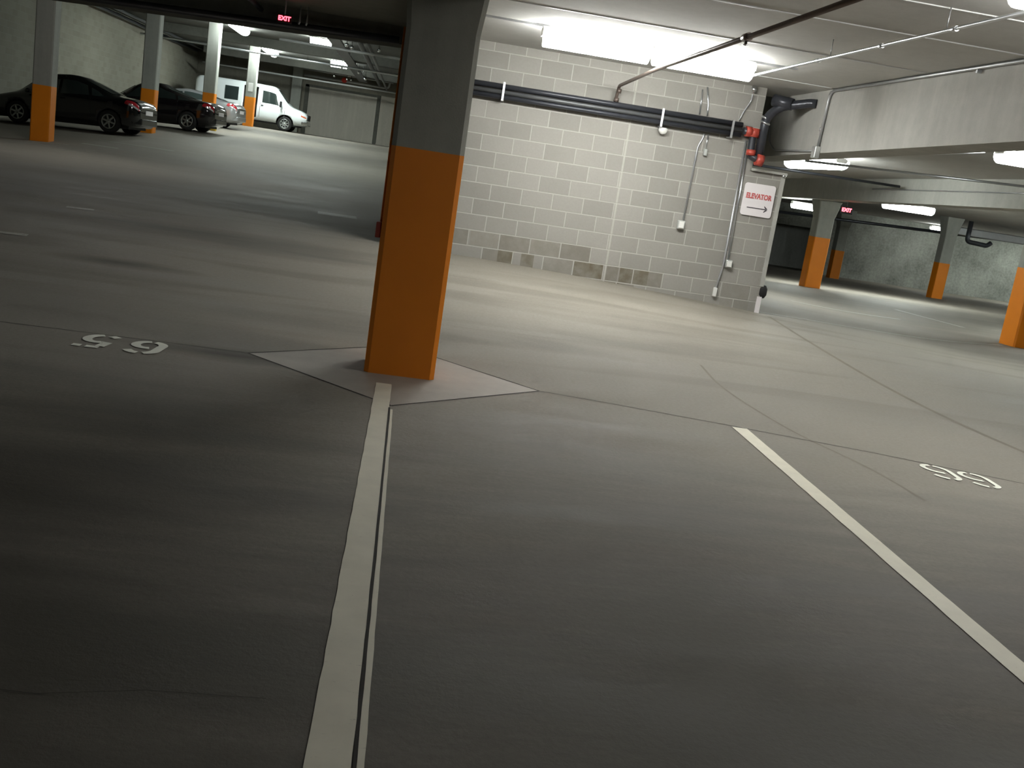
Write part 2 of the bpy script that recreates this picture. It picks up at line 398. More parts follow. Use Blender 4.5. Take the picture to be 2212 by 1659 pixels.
# ------------------------------------------------------------------ shell
def slab(name, poly, z0, z1, mat, parent=None):
    m = MB(); m.prism(poly, z0, z1); return struct(m.build(name, mat, parent))
CZ = 2.95
ceil = slab('ceiling', [(.1, -9), (5.1, -9), (5.1, 14.2), (.1, 14.2)], CZ, CZ+.3, M['slab'])
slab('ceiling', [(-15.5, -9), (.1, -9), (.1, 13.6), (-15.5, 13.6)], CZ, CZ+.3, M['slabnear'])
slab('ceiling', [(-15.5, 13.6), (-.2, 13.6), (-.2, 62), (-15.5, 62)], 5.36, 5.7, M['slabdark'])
slab('ceiling', [(5.1, -9), (38, -9), (38, 54.5), (5.1, 54.5)], lambda x, y: 2.67-.0195*(y-17.7), 3.9, M['slab'])
for (yy, x0, x1) in [(8.2, .4, 4.8), (7.05, .4, 4.8), (9.9, .4, 4.8), (12.2, 3.6, 4.8), (5.6, .4, 4.8)]:
    m = MB(); m.box(x0, x1, yy-.012, yy+.012, CZ-.008, CZ+.001); m.build('form_seam', M['whitepipe'], ceil)  # pale colour paints the light caught by the seam ridges
# facing block wall with a lowered right end under the beam
def wallpoly(name, pts, y0, y1, mat):
    m = MB(); a = [m.bm.verts.new((x, y0, z)) for x, z in pts]; b = [m.bm.verts.new((x, y1, z)) for x, z in pts]
    m.bm.faces.new(a); m.bm.faces.new(b[::-1]); n = len(a)
    for i in range(n): m.bm.faces.new([a[i], b[i], b[(i+1) % n], a[(i+1) % n]])
    return struct(m.build(name, mat))
wallpoly('wall_front', [(-.2, -.3), (4.84, -.3), (4.84, 1.925), (4.39, 1.925), (4.39, CZ), (-.2, CZ)], 13.3, 13.5, M['cmu'])
slab('wall_core_left', [(-.2, 13.5), (0, 13.5), (0, 61), (-.2, 61)], -.3, 5.4, M['backwall'])
slab('wall_core_right', [(4.19, 13.5), (4.39, 13.5), (4.39, 53), (4.19, 53)], -1.8, 3.2, M['backwall'])
# left block wall (slightly off parallel), back walls
m = MB()
def XW(y): return -12.9 + .031*(y-42)
m.prism([(XW(-9)-.2, -9), (XW(-9), -9), (XW(61), 61), (XW(61)-.2, 61)], -.3, 5.5)
struct(m.build('wall_left', M['cmuL']))
wallpoly('wall_back', [(-12.6, 1), (-12.6, 5.5), (-.2, 5.5), (-.2, 4.45), (-6.45, 4.45), (-6.45, 1)], 60, 60.3, M['backwall'])
slab('wall_rear', [(-15.5, -9.3), (38, -9.3), (38, -9), (-15.5, -9)], -.3, 4, M['backwall'])
wallpoly('wall_right_back', [(4.2, .87), (22.35, .87), (22.35, -2.2), (38, -2.2), (38, 3), (4.2, 3)], 53, 53.3, M['rwall'])
slab('wall_right', [(37.6, -9), (38, -9), (38, 53.3), (37.6, 53.3)], -2.2, 4, M['rwall'])
slab('wall_recess', [(8, 58), (24, 58), (24, 58.3), (8, 58.3)], -2.5, 2, M['darkvoid'])
slab('trim_1', [(8, 53.3), (24, 53.3), (24, 58), (8, 58)], .9, 1.1, M['darkvoid'])

# beams
m = MB()
m.prism([(4.87, -9), (5.27, -9), (5.27, 30), (4.87, 30)], lambda x, y: 2.27-.02*(y-8.5), 2.99)
tag(m.build('concrete_beam', M['beam']), 'deep pale concrete beam running from the block wall corner to the right edge', 'beam')
m = MB()
m.prism([(10.98, -5), (11.5, -5), (11.5, 53), (10.98, 53)], lambda x, y: 2.14-.0205*(y-17.5), lambda x, y: 2.75-.0195*(y-17.7))
tag(m.build('concrete_beam', M['beamR']), 'second concrete beam beyond, resting on the wide grey capital of the right pillar', 'beam')
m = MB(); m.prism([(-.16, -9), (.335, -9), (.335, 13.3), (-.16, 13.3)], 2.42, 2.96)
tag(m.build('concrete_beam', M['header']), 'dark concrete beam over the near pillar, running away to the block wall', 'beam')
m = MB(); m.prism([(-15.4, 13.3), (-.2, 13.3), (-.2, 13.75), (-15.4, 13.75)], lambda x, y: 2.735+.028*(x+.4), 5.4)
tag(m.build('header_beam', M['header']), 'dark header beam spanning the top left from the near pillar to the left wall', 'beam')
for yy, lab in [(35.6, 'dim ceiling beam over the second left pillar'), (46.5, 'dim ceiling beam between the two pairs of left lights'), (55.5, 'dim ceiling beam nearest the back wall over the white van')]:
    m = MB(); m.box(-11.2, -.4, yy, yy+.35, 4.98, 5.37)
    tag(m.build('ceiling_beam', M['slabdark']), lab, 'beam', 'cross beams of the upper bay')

# ------------------------------------------------------------------ pillars
def octo(c, h, ch):
    x, y = c
    return [(x-h+ch, y-h), (x+h-ch, y-h), (x+h, y-h+ch), (x+h, y+h-ch), (x+h-ch, y+h), (x-h+ch, y+h), (x-h, y+h-ch), (x-h, y-h+ch)]
def pillar(x, y, zb, top, label, grp, band=1.46, w=.46, ch=.028, capital=None, capw=.1, rz=0):
    t = thing('pillar', label, 'pillar', (x, y, zb), rz, grp)
    h = w/2
    m = MB(); m.prism(octo((0, 0), h, ch), -.12, band); m.build('painted_band', M['orange'], t)
    z1 = (top-zb) if not capital else (capital-zb)
    m = MB(); m.prism(octo((0, 0), h-.001, ch), band, z1); m.build('shaft', M['col'], t)
    if capital:
        m = MB(); m.prism(octo((0, 0), h-.001, ch), z1, (top-zb), octo((0, 0), h+capw, ch)); m.build('capital', M['col'], t)
    return t
G1 = 'orange banded pillars of the left row'; G2 = 'orange banded pillars on the right deck'
near = pillar(.086, 6.84, 0, 2.95, 'large near pillar with dark orange base in the centre of the floor', None, 1.468, .464, .03, 2.2, .075)
pillar(-9.37, 27.66, zf(-9.37, 27.6), 5.37, 'leftmost pillar, orange base, in front of the black sedan', G1, 1.37)
pillar(-8.7, 35.3, zf(-8.7, 35.3), 5.37, 'left row pillar whose orange base is partly hidden by the black sedan tail', G1, 1.37)
pillar(-8.1, 42.0, zf(-8, 42), 5.37, 'left row pillar rising between the dark hatchback and the silver car', G1, 1.37)
pillar(-8.08, 51.75, zf(-7.9, 51.7), 5.37, 'left row pillar standing in front of the white van side', G1, 1.37)
pillar(11.40, 17.5, zf(11.2, 17.4), 2.14, 'orange based pillar cut by the right edge of the photo', G2, 1.42, .5)
pillar(11.50, 27.85, zf(11.4, 27.9), 1.93, 'right deck pillar with tall orange base under the second beam', G2, 1.42, .46, .02, 1.45, .09)
pillar(21.7, 49.9, zf(21.7, 49.9), 2.05, 'small orange pillar just behind and right of the tall one', G2, 1.42, .5, .02, 1.2, .16)
pillar(21.25, 38.85, zf(21.2, 38.8), 2.25, 'small orange pillar alone before the blotchy wall at right', G2, 1.42, .46, .02, 1.5, .12)

# small red call box and conduit on the near pillar's left side
m = MB(); m.box(-.182, -.147, 6.70, 6.78, .875, .975); tag(m.build('pull_station', M['red'], None, .004), 'tiny red box on the left edge of the near pillar', 'call box')
m = MB(); m.tube([(-.155, 6.78, .96), (-.155, 6.78, 2.2)], .007, 8); tag(m.build('conduit', M['orange']), 'thin conduit up the left side of the near pillar', 'conduit')
m = MB(); m.box(-.11, .11, -.245, -.232, 1.62, 2.02)
pl = m.build('pillar_notice', M['white_metal'], None, .004, 1, (-8.08, 51.75, zf(-7.9, 51.7)))
tag(pl, 'pale notice plate on the pillar before the white van', 'notice')

# ------------------------------------------------------------------ ceiling lights
def fixture(c, L, label, grp, lens, along='X', w=.30, d=.10, drop=.0, ends=True):
    t = thing('fluorescent_light', label, 'ceiling light', c, 0 if along == 'X' else PI/2, grp)
    m = MB(); # channel housing with sloped shoulders
    h = L/2
    prof = [(-w*.30, 0), (w*.30, 0), (w*.34, .05), (w*.18, .09), (-w*.18, .09), (-w*.34, .05)]
    a = [m.bm.verts.new((-h-.03, y, z)) for y, z in prof]; b = [m.bm.verts.new((h+.03, y, z)) for y, z in prof]
    m.bm.faces.new(a); m.bm.faces.new(b[::-1])
    for i in range(6): m.bm.faces.new([a[i], a[(i+1) % 6], b[(i+1) % 6], b[i]])
    m.build('housing', M['white_metal'], t)
    m = MB(); n = 10; pr = [(w/2*math.cos(PI+PI*i/n), d*math.sin(PI+PI*i/n)*1.0) for i in range(n+1)]
    pr = [(w/2, .045)] + pr[::-1] + [(-w/2, .045)]
    a = [m.bm.verts.new((-h, y, z)) for y, z in pr]; b = [m.bm.verts.new((h, y, z)) for y, z in pr]
    m.bm.faces.new(a); m.bm.faces.new(b[::-1])
    for i in range(len(pr)): 
        fc = m.bm.faces.new([a[i], a[(i+1) % len(pr)], b[(i+1) % len(pr)], b[i]])
    m.build('lens', lens, t)
    return t
GA = 'pair of lights in front of the block wall'
fixture((1.75, 11.1, 2.84), 1.12, 'long glowing ceiling light before the block wall, left one of the pair', GA, M['lens'], w=.30, d=.11)
fixture((2.91, 11.1, 2.84), 1.06, 'long glowing ceiling light before the block wall, right one of the pair', GA, M['lens'], w=.30, d=.11)
fixture((3.88, 5.8, 2.845), 1.2, 'bright ceiling light at the top right corner of the photo', None, M['lensC'], w=.34, d=.10)
GR = 'ceiling lights of the right deck'
fixture((8.0, 20.4, 2.50), 2.6, 'glowing light beside the conduit drop under the near right beam', GR, M['lensN'], 'Y', .34, .13)
fixture((7.95, 12.5, 2.55), 1.35, 'glowing light at the right edge under the near right beam', GR, M['lensN'], 'X', .34, .12)
fixture((11.75, 29.8, 1.73), .95, 'low glowing light just right of the elevator sign', GR, M['lensR'], 'X', .3, .12)
fixture((14.6, 29.3, 2.14), 1.5, 'glowing light right of the red exit sign', GR, M['lensR'], 'X', .34, .14)
fixture((27.0, 50.3, 1.86), 1.0, 'far light washing the blotchy right wall', GR, M['lensN'], 'X', .3, .12)
GL = 'ceiling lights of the left upper bay'
fixture((-7.33, 42.6, 5.262), 2.7, 'leftmost glowing light slanting away, nearer of its row', GL, M['lensL'], 'Y', .42, .16)
fixture((-7.36, 51.8, 5.262), 2.7, 'glowing light right of the last left pillar top', GL, M['lensL'], 'Y', .42, .16)
fixture((-4.12, 42.3, 5.262), .78, 'rounded glowing light under the dark header, nearer of the right row', GL, M['lensL'], 'X', .6, .22)
fixture((-4.12, 52.2, 5.262), .76, 'rounded glowing light above the red pipe valve', GL, M['lensL'], 'X', .6, .22)
for i, (x, y, L, al, lab) in enumerate([(-3.4, 32.6, 1.8, 'X', 'third')]):
    fixture((x, y, 5.262), L, 'hidden light of the %s upper bay row, %s counted from the back wall' % ('left' if x < -6 else 'right', lab), GL, M['lensL'], al, .42 if al == 'Y' else .6, .16)
fixture((-8.2, 8.3, 2.86), 1.2, 'light of the lower bay far to the left of the near pillar', None, M['lensD'], 'X', .34, .10)
fixture((1.6, -4.6, 2.86), 1.2, 'added fill light behind the viewer for the near pillar front', None, M['lensC'], 'X', .34, .10)  # unseen lamp, added to brighten the near pillar's front
fixture((-6.3, 22.0, 5.262), 1.2, 'hidden light of the upper bay just behind the dark header', GL, M['lensC'], 'X', .5, .16)
for i, (x, y, z) in enumerate([(14.6, 19.0, 2.45), (24, 30.0, 2.2), (33.0, 49.0, 1.9), (31, 36.0, 2.1)]):  # the last one is added to brighten the small pillars' fronts
    fixture((x, y, z), 1.6, ['light of the right deck behind the right edge pillar', 'far light of the right deck behind the right edge pillar', 'last light of the right deck before the blotchy wall', 'added unseen light beyond the right edge, brightening the small orange pillars'][i], GR, M['lensR'], 'X', .34, .12)
m = MB(); m.box(.36, 3.95, 11.08, 11.12, 2.932, 2.95); 
tag(m.build('strut_channel', M['steel']), 'thin steel channel holding the two lights before the block wall', 'channel')

# ------------------------------------------------------------------ pipes and conduits near
def pipe(name, pts, r, mat, label, cat='pipe', grp=None, seg=12):
    m = MB(); m.tube(pts, r, seg); return tag(m.build(name, mat), label, cat, grp)
def bend(pts, rad=.08, n=5):
    """round the corners of a polyline"""
    pts = [Vector(p) for p in pts]; out = [pts[0]]
    for i in range(1, len(pts)-1):
        a, b, c = pts[i-1], pts[i], pts[i+1]
        r = min(rad, (a-b).length*.45, (c-b).length*.45)
        p = b+(a-b).normalized()*r; q = b+(c-b).normalized()*r
        for k in range(n+1):
            t = k/n; out.append(p*(1-t)**2 + b*2*t*(1-t) + q*t*t)
    out.append(pts[-1]); return out
t = thing('sprinkler_pipe', 'brown sprinkler pipe crossing the ceiling over the paired lights, dropping to the wall pipes', 'pipe')
m = MB(); m.tube(bend([(2.44, 2, 2.695), (2.41, 11.1, 2.69), (2.44, 13.16, 2.665), (2.43, 13.2, 2.46)], .07), .021); m.build('pipe_run', M['brownpipe'], t)
for p, q in [((2.42, 8.0, 2.693), (2.42, 8.12, 2.693)), ((2.428, 5.6, 2.694), (2.428, 5.7, 2.694)), ((2.452, 13.17, 2.63), (2.45, 13.18, 2.58)), ((2.44, 13.19, 2.52), (2.437, 13.19, 2.47))]:
    m = MB(); m.tube([p, q], .032); m.build('coupling', M['brownpipe'], t)
m = MB(); m.lathe([(0, 0), (.012, 0), (.012, -.03), (.028, -.035), (0, -.042)], (2.42, 8.06, 2.67)); m.build('sprinkler_head', M['chrome'], t)
t = thing('ceiling_conduit', 'shiny straight conduit on the ceiling from the paired lights toward the upper right', 'conduit')
m = MB(); m.tube([(3.45, 11.1, 2.79), (3.47, 9.5, 2.795), (3.50, 6.2, 2.80), (3.55, 2, 2.80)], .0135); m.build('conduit_run', M['galv'], t)
for y in (8.0, 9.25, 6.9, 10.4): 
    m = MB(); m.tube([(3.485-.006*(y-8), y, 2.797), (3.485-.006*(y-8), y+.05, 2.797)], .019); m.build('coupling', M['galv'], t)
for y in (9.0, 7.0, 5.0):
    m = MB(); m.tube([(3.47, y, 2.8), (3.47, y, 2.95)], .005, 6); m.build('hanger', M['steel'], t)
t = thing('beam_conduit', 'steel conduit along the near right beam top, bent down its face to a box', 'conduit')
m = MB(); m.tube(bend([(4.845, 1.5, 2.935), (4.845, 12.32, 2.925), (4.845, 12.36, 2.27)], .13, 8), .0165); m.build('conduit_run', M['steel'], t)
m = MB(); m.tube([(4.845, 12.37, 2.50), (4.845, 12.375, 2.45)], .024); m.build('coupling', M['galv'], t)
for y in (9.0, 5.5): 
    m = MB(); m.box(4.825, 4.87, y-.012, y+.012, 2.88, 2.91); m.build('clip', M['galv'], t)
m = MB(); m.box(4.80, 4.868, 12.31, 12.43, 2.13, 2.27); tag(m.build('junction_box', M['box'], None, .006), 'grey box at the foot of the conduit on the near right beam', 'junction box')
pipe('beam_conduit', bend([(4.845, 14.3, 2.62), (4.845, 14.15, 2.34), (4.845, 13.9, 2.235), (4.845, 12.44, 2.215)], .08), .011, M['steel'], 'thin conduit along the lower edge of the near right beam', 'conduit')
pipe('ceiling_conduit', [(-2.03, 3, 2.86), (-2.03, 13.2, 2.86)], .03, M['blackpipe'], 'black pipe on the dark ceiling left of the near pillar', 'pipe')
pipe('header_pipe', [(-13.5, 13.18, 2.38), (-.35, 13.18, 2.77)], .045, M['blackpipe'], 'long black pipe under the dark header at the top left', 'pipe')
# red exit lamp and bright hangers left of pillar
def text_mesh(s, size, mat, parent=None, name='lettering', ext=.002):
    cu = bpy.data.curves.new(name, 'FONT'); cu.body = s; cu.size = size; cu.extrude = ext; cu.align_x = 'CENTER'; cu.align_y = 'CENTER'; cu.resolution_u = 3
    cu.offset = .004*size/.1
    tmp = bpy.data.objects.new('tmp', cu); COL.objects.link(tmp)
    dg = bpy.context.evaluated_depsgraph_get(); me = bpy.data.meshes.new_from_object(tmp.evaluated_get(dg))
    bpy.data.objects.remove(tmp); bpy.data.curves.remove(cu)
    me.name = name; me.materials.clear(); me.materials.append(mat)
    o = bpy.data.objects.new(name, me); COL.objects.link(o)
    if parent: o.parent = parent
    return o
def exit_sign(loc, w, h, label, ts, rz=0, drop=.2):
    t = thing('exit_sign', label, 'exit sign', loc, rz)
    m = MB(); m.box(-w/2, w/2, -.02, .02, -h/2, h/2); m.build('housing', M['blacktrim'], t, .003)
    o = text_mesh('EXIT', ts, M['exitred'], t); o.rotation_euler = (PI/2, 0, 0); o.location = (0, -.022, 0)
    m = MB(); m.tube([(0, 0, h/2), (0, 0, h/2+drop)], .008, 8); m.build('stem', M['steel'], t)
    return t
exit_sign((-1.68, 12.7, 2.745), .17, .09, 'small red lit exit sign under the dark header at the top left', .07, 0, .17)
for x in (-1.545, -1.46):
    m = MB(); m.tube([(x, 12.95, 2.735), (x+.01, 12.95, 2.77), (x+.01, 12.95, 2.95)], [.012, .012, .003], 8); tag(m.build('hanger_clip', M['galv']), 'tiny bright clip beside the red exit sign, %s of the two' % ('left' if x < -1.5 else 'right'), 'clip', 'clips by the exit sign')
exit_sign((11.3, 26.0, 1.74), .34, .2, 'red lit exit sign right of the grey capital on the right deck', .13, 0, .6)

# wall pipe bundle
GP = 'pipes of the bundle on the block wall'
pipe('wall_pipe', [(-.3, 13.19, 2.425), (4.12, 13.19, 2.44)], .034, M['blackpipe'], 'topmost black pipe of the bundle along the block wall', 'pipe', GP, 16)
pipe('wall_pipe', [(-.3, 13.17, 2.355), (4.12, 13.17, 2.372)], .027, M['greypipe'], 'middle grey pipe of the bundle along the block wall', 'pipe', GP, 16)
pipe('wall_pipe', [(-.3, 13.19, 2.298), (4.12, 13.19, 2.314)], .03, M['blackpipe'], 'lowest black pipe of the bundle along the block wall', 'pipe', GP, 16)
for i, x in enumerate((1.0, 3.05, 3.98)):
    m = MB(); m.box(x-.014, x+.014, 13.135, 13.3, 2.255, 2.27); m.box(x-.014, x+.014, 13.125, 13.135, 2.255, 2.48)
    tag(m.build('pipe_bracket', M['steel']), ['steel bracket round the wall pipes nearest the near pillar', 'steel bracket round the wall pipes above the small dome', 'steel bracket round the wall pipes near the red couplings'][i], 'bracket', 'brackets on the wall pipes')
t = thing('drain_pipe', 'black pipe assembly with red couplings at the corner of block wall and beam', 'pipe')
m = MB(); m.tube(bend([(4.40, 13.16, 2.03), (4.40, 13.16, 2.58), (4.50, 13.0, 2.72), (4.80, 12.8, 2.80), (4.87, 12.75, 2.80)], .1), .055, 16); m.build('pipe_run', M['blackpipe'], t)
m = MB(); m.tube(bend([(4.14, 13.17, 2.37), (4.27, 13.17, 2.37), (4.29, 13.17, 2.07), (4.40, 13.12, 2.04)], .07), .045, 14); m.build('side_loop', M['blackpipe'], t)
for p, q, r in [((4.17, 13.17, 2.37), (4.25, 13.17, 2.37), .065), ((4.285, 13.17, 2.31), (4.287, 13.17, 2.42), .068), ((4.285, 13.15, 2.15), (4.287, 13.15, 2.08), .06), ((4.36, 13.12, 2.04), (4.45, 13.12, 2.03), .075)]:
    m = MB(); m.tube([p, q], r, 16); m.build('coupling', M['red'], t)
for z in (2.50, 2.56):
    m = MB(); m.tube([(4.40, 13.16, z), (4.405, 13.155, z+.022)], .064, 16); m.build('clamp_band', M['galv'], t)
m = MB(); m.tube([(4.42, 13.06, 2.795), (4.62, 12.9, 2.76)], .075, 14); m.build('elbow_body', M['blackpipe'], t)
m = MB(); m.lathe([(0, -.05), (.02, -.05), (.033, -.02), (.036, .02), (.02, .06), (0, .065)], (4.19, 13.22, 2.90)); tag(m.build('detector', M['chrome']), 'shiny capsule fitting right of the paired lights by the wall top', 'detector')
pipe('flexible_conduit', arc3 if False else bend([(4.19, 13.24, 2.84), (4.20, 13.27, 2.76), (4.12, 13.27, 2.60), (4.09, 13.27, 2.49)], .08), .009, M['galv'], 'short curved conduit from the capsule fitting to the wall pipes', 'conduit')
# conduits on the wall
GC = 'conduits on the block wall'
pipe('wall_conduit', bend([(3.60, 13.285, 2.84), (3.655, 13.285, 2.62), (3.66, 13.275, 2.49)], .05), .011, M['galv'], 'upper conduit above the wall pipes, right of its pair', 'conduit', GC)
pipe('wall_conduit', [(3.545, 13.285, 2.80), (3.56, 13.275, 2.49)], .010, M['galv'], 'upper conduit above the wall pipes, left of its pair', 'conduit', GC)
pipe('wall_conduit', bend([(3.67, 13.283, 2.26), (3.66, 13.283, 2.20), (3.615, 13.283, 2.10), (3.60, 13.283, 1.115)], .05), .012, M['steel'], 'long conduit down the block wall to the upper metal box', 'conduit', GC)
pipe('wall_conduit', [(3.725, 13.283, 2.26), (3.72, 13.283, 2.07)], .009, M['galv'], 'short conduit stub hanging below the wall pipes', 'conduit', GC)
m = MB(); m.box(3.70, 3.745, 13.245, 13.3, 1.99, 2.08); tag(m.build('junction_box', M['box'], None, .006), 'tiny metal box at the end of the short conduit stub', 'junction box')
pipe('wall_conduit', [(4.275, 13.283, 2.26), (4.30, 13.283, .70)], .011, M['galv'], 'conduit down the block wall to the low box by the corner', 'conduit', GC)
pipe('wall_conduit', bend([(4.235, 13.283, 2.26), (4.25, 13.283, .60), (4.235, 13.283, .50), (4.20, 13.283, .26)], .06), .014, M['steel'], 'wider conduit reaching the foot of the block wall', 'conduit', GC)
def wbox(x, z, lab, s=.05):
    t = thing('outlet_box', lab, 'outlet box', (x, 13.3, z), 0)
    m = MB(); m.box(-s, s, -.06, 0, -s*1.15, s*1.15); m.build('back_box', M['box'], t, .012, 2)
    m = MB(); m.box(-s*.72, s*.72, -.072, -.058, -s*.85, s*.85); m.build('cover', M['white_metal'], t, .006, 2)
wbox(3.575, 1.07, 'upper metal outlet box at the end of the long wall conduit'); wbox(4.315, .655, 'low metal outlet box near the block wall corner', .045)
m = MB(); m.box(4.18, 4.225, 13.25, 13.3, .20, .32); tag(m.build('pipe_stub', M['white_metal'], None, .005), 'small pale stub at the foot of the widest wall conduit', 'fitting')
t = thing('alarm_dome', 'small pale dome fixed under the wall pipes', 'alarm', (3.11, 13.3, 2.235))
m = MB(); m.box(-.05, .05, -.05, 0, -.02, .02); m.build('bracket', M['steel'], t)
m = MB(); m.lathe([(0, -.07), (.035, -.06), (.055, -.03), (.06, 0), (.04, .012), (0, .012)], (0, -.07, .0), 'Z'); m.build('dome', M['white_metal'], t)
# elevator sign
t = thing('elevator_sign', 'white sign reading ELEVATOR with an arrow on the right end of the block wall', 'sign', (4.548, 13.285, 1.533), 0)
m = MB(); w, h, r = .212, .21, .035
pts = []
for cx, cz, a0 in [(w-r, h-r, 0), (-w+r, h-r, 90), (-w+r, -h+r, 180), (w-r, -h+r, 270)]:
    for k in range(5): a = math.radians(a0+22.5*k); pts.append((cx+r*math.cos(a), cz+r*math.sin(a)))
a = [m.bm.verts.new((x, 0, z)) for x, z in pts]; b = [m.bm.verts.new((x, -.008, z)) for x, z in pts]
m.bm.faces.new(a); m.bm.faces.new(b[::-1])
for i in range(len(pts)): m.bm.faces.new([a[i], a[(i+1) % len(pts)], b[(i+1) % len(pts)], b[i]])
m.build('plate', M['sign'], t)
o = text_mesh('ELEVATOR', .082, M['signred'], t); o.rotation_euler = (PI/2, 0, 0); o.location = (0, -.010, .045); o.scale = (.88, 1.12, 1)
m = MB(); m.box(-.135, .12, -.0105, -.0085, -.112, -.100)
for s in (1, -1):
    c = Vector((.145, -.0095, -.106)); m.face([(.15, -.0095, -.106+.006*s), (.10, -.0095, -.106+.045*s), (.10, -.0095, -.106+.030*s), (.125, -.0095, -.106)])
m.build('arrow', M['signdark'], t)
# corner pieces
m = MB(); m.box(4.805, 4.858, 13.282, 13.30, .42, 1.92); m.box(4.842, 4.858, 13.30, 13.5, .42, 1.92)
tag(m.build('corner_guard', M['beamR']), 'pale corner strip on the right end of the block wall', 'corner guard')
m = MB(); m.box(4.80, 4.86, 13.275, 13.30, .03, .28); m.box(4.842, 4.86, 13.30, 13.5, .02, .28)
tag(m.build('kick_guard', M['sign']), 'bright white guard at the very foot of the block wall corner', 'corner guard')
m = MB(); m.lathe([(0, -.09), (.035, -.085), (.06, -.04), (.06, .04), (.035, .085), (0, .09)], (4.872, 13.33, .35)); tag(m.build('rubber_bumper', M['tyre']), 'black rubber bumper on the block wall corner above the white guard', 'bumper')
m = MB(); m.lathe([(0, -.03), (.02, -.02), (.02, .02), (0, .03)], (4.83, 13.26, 1.89), 'X'); tag(m.build('corner_light', M['chrome']), 'tiny bright fitting at the top of the wall corner above the sign', 'fitting')
m = MB(); m.box(4.37, 4.86, 13.24, 13.52, 1.90, 1.93); struct(m.build('trim_2', M['beamR']))

# right deck pipes
def rc(y): return 2.67-.0195*(y-17.7)
pipe('deck_pipe', [(6.3, 16.5, 2.30), (10.7, 15.0, 2.42)], .02, M['galv'], 'bright thin pipe between the two right beams', 'pipe')
pipe('deck_pipe', [(7.0, 22.5, 2.36), (10.8, 22.3, 2.38)], .03, M['blackpipe'], 'dark pipe crossing behind the light under the near right beam', 'pipe')
pipe('deck_pipe', [(13.5, 41.2, 1.41), (21.8, 40.7, 1.62), (34.6, 40.5, 1.98)], .06, M['blackpipe'], 'long dark pipe across the far right deck below the exit sign', 'pipe')
m = MB(); m.box(21.5, 34, 39.5, 40.0, 1.63, 1.94); tag(m.build('air_duct', M['steel'], None, .03), 'pale grey air duct before the blotchy right wall', 'duct')
pipe('deck_pipe', bend([(21.75, 38.3, 2.2), (21.75, 38.3, 1.42), (22.6, 38.3, 1.36), (22.75, 38.3, 1.50)], .15), .09, M['blackpipe'], 'black bent pipe end at the top of the lone small pillar', 'pipe')
pipe('beam_conduit', [(10.96, 12, 2.52), (10.96, 24, 2.30)], .012, M['galv'], 'thin conduit along the second right beam', 'conduit')
m = MB(); m.tube(bend([(6.5, 13.6, 2.45), (6.7, 13.0, 2.46), (7.2, 12.75, 2.56)], .1), .010, 8); tag(m.build('flexible_conduit', M['galv']), 'small hanging conduit left of the light at the right edge', 'conduit')

# ------------------------------------------------------------------ upper bay at the back left
m = MB(); m.box(-7.14, -6.62, 59.6, 59.99, 1.5, 5.36); tag(m.build('pilaster', M['col']), 'pale pilaster on the back wall left of the wide shutter', 'pilaster')
t = thing('roller_shutter', 'wide beige shutter in the back wall left of the near pillar', 'shutter', (-4.3, 60.05, 1.7))
m = MB()
nsl = 26
for i in range(nsl):
    z0 = i*(2.6/nsl); m.box(-1.92, 1.87, .0, .05+.0*i, z0+.006, z0+2.6/nsl)
m.box(-1.92, 1.87, .04, .08, 0, 2.62); m.build('curtain', concrete('shutter enamel', (.50, .47, .41), .08), t)
m = MB(); m.box(-2.12, -1.93, -.02, .1, -.1, 2.72); m.box(-2.12, 2.05, -.02, .1, 2.62, 2.76); m.build('frame', M['header'], t)
m = MB(); m.box(1.88, 2.06, -.02, .1, -.1, 2.62); m.build('guide_rail', M['header'], t)
m = MB(); m.box(-2.22, -.2, 60.05, 60.2, 1.5, 4.46); struct(m.build('wall_back_panel', concrete('beige wall panel', (.44, .41, .35), .1)))
m = MB(); m.box(-6.5, -6.42, 60.02, 60.25, 1.5, 4.46); struct(m.build('trim_3', M['header']))
t = thing('back_pipe', 'pale pipe with a red valve along the back wall over the shutter', 'pipe')
m = MB(); m.tube(bend([(-6.5, 59.4, 4.87), (-1.85, 59.4, 4.87), (-1.80, 59.4, 5.30)], .15), .065, 10); m.build('pipe_run', M['whitepipe'], t)
m = MB(); m.lathe([(0, -.05), (.14, -.05), (.15, 0), (.14, .05), (0, .05)], (-4.3, 59.25, 4.92), 'Y', 16); m.build('valve_wheel', M['valvered'], t)
pipe('back_pipe', [(-6.6, 59.4, 5.18), (-1.6, 59.4, 5.2)], .05, M['whitepipe'], 'upper pale pipe along the back wall above the valve', 'pipe')
t = thing('cable_tray', 'dark tray of pipes hanging from the upper bay ceiling toward the back wall', 'cable tray')
m = MB(); m.box(-3.45, -3.0, 26, 58.5, 4.92, 4.98); m.build('tray', M['blackpipe'], t)
for x in (-3.35, -3.22, -3.1):
    m = MB(); m.tube([(x, 26, 5.02), (x, 58.4, 5.02)], .04, 8); m.build('cable', M['greypipe'], t)
for y in range(28, 58, 5):
    for x in (-3.47, -2.98):
        m = MB(); m.tube([(x, y, 4.93), (x, y, 5.37)], .012, 6); m.build('hanger', M['galv'], t)
for i, (x, y0, y1, z, r, mt, lab) in enumerate([(-2.3, 20, 58, 4.9, .09, 'blackpipe', 'thick black pipe in the clutter right of the cable tray'),
                                  (-1.9, 24, 58, 4.72, .05, 'greypipe', 'grey pipe in the clutter close to the near pillar'), (-13.1, 16, 59, 5.18, .08, 'blackpipe', 'black pipe running along the top of the left wall'),
                                  (-12.6, 16, 59, 5.25, .06, 'greypipe', 'thinner grey pipe just off the top of the left wall')]):
    pipe('bay_pipe', [(x, y0, z), (x+(y1-y0)*.02*(x < -11), y1, z)], r, M[mt], lab, 'pipe', 'pipes of the upper bay')
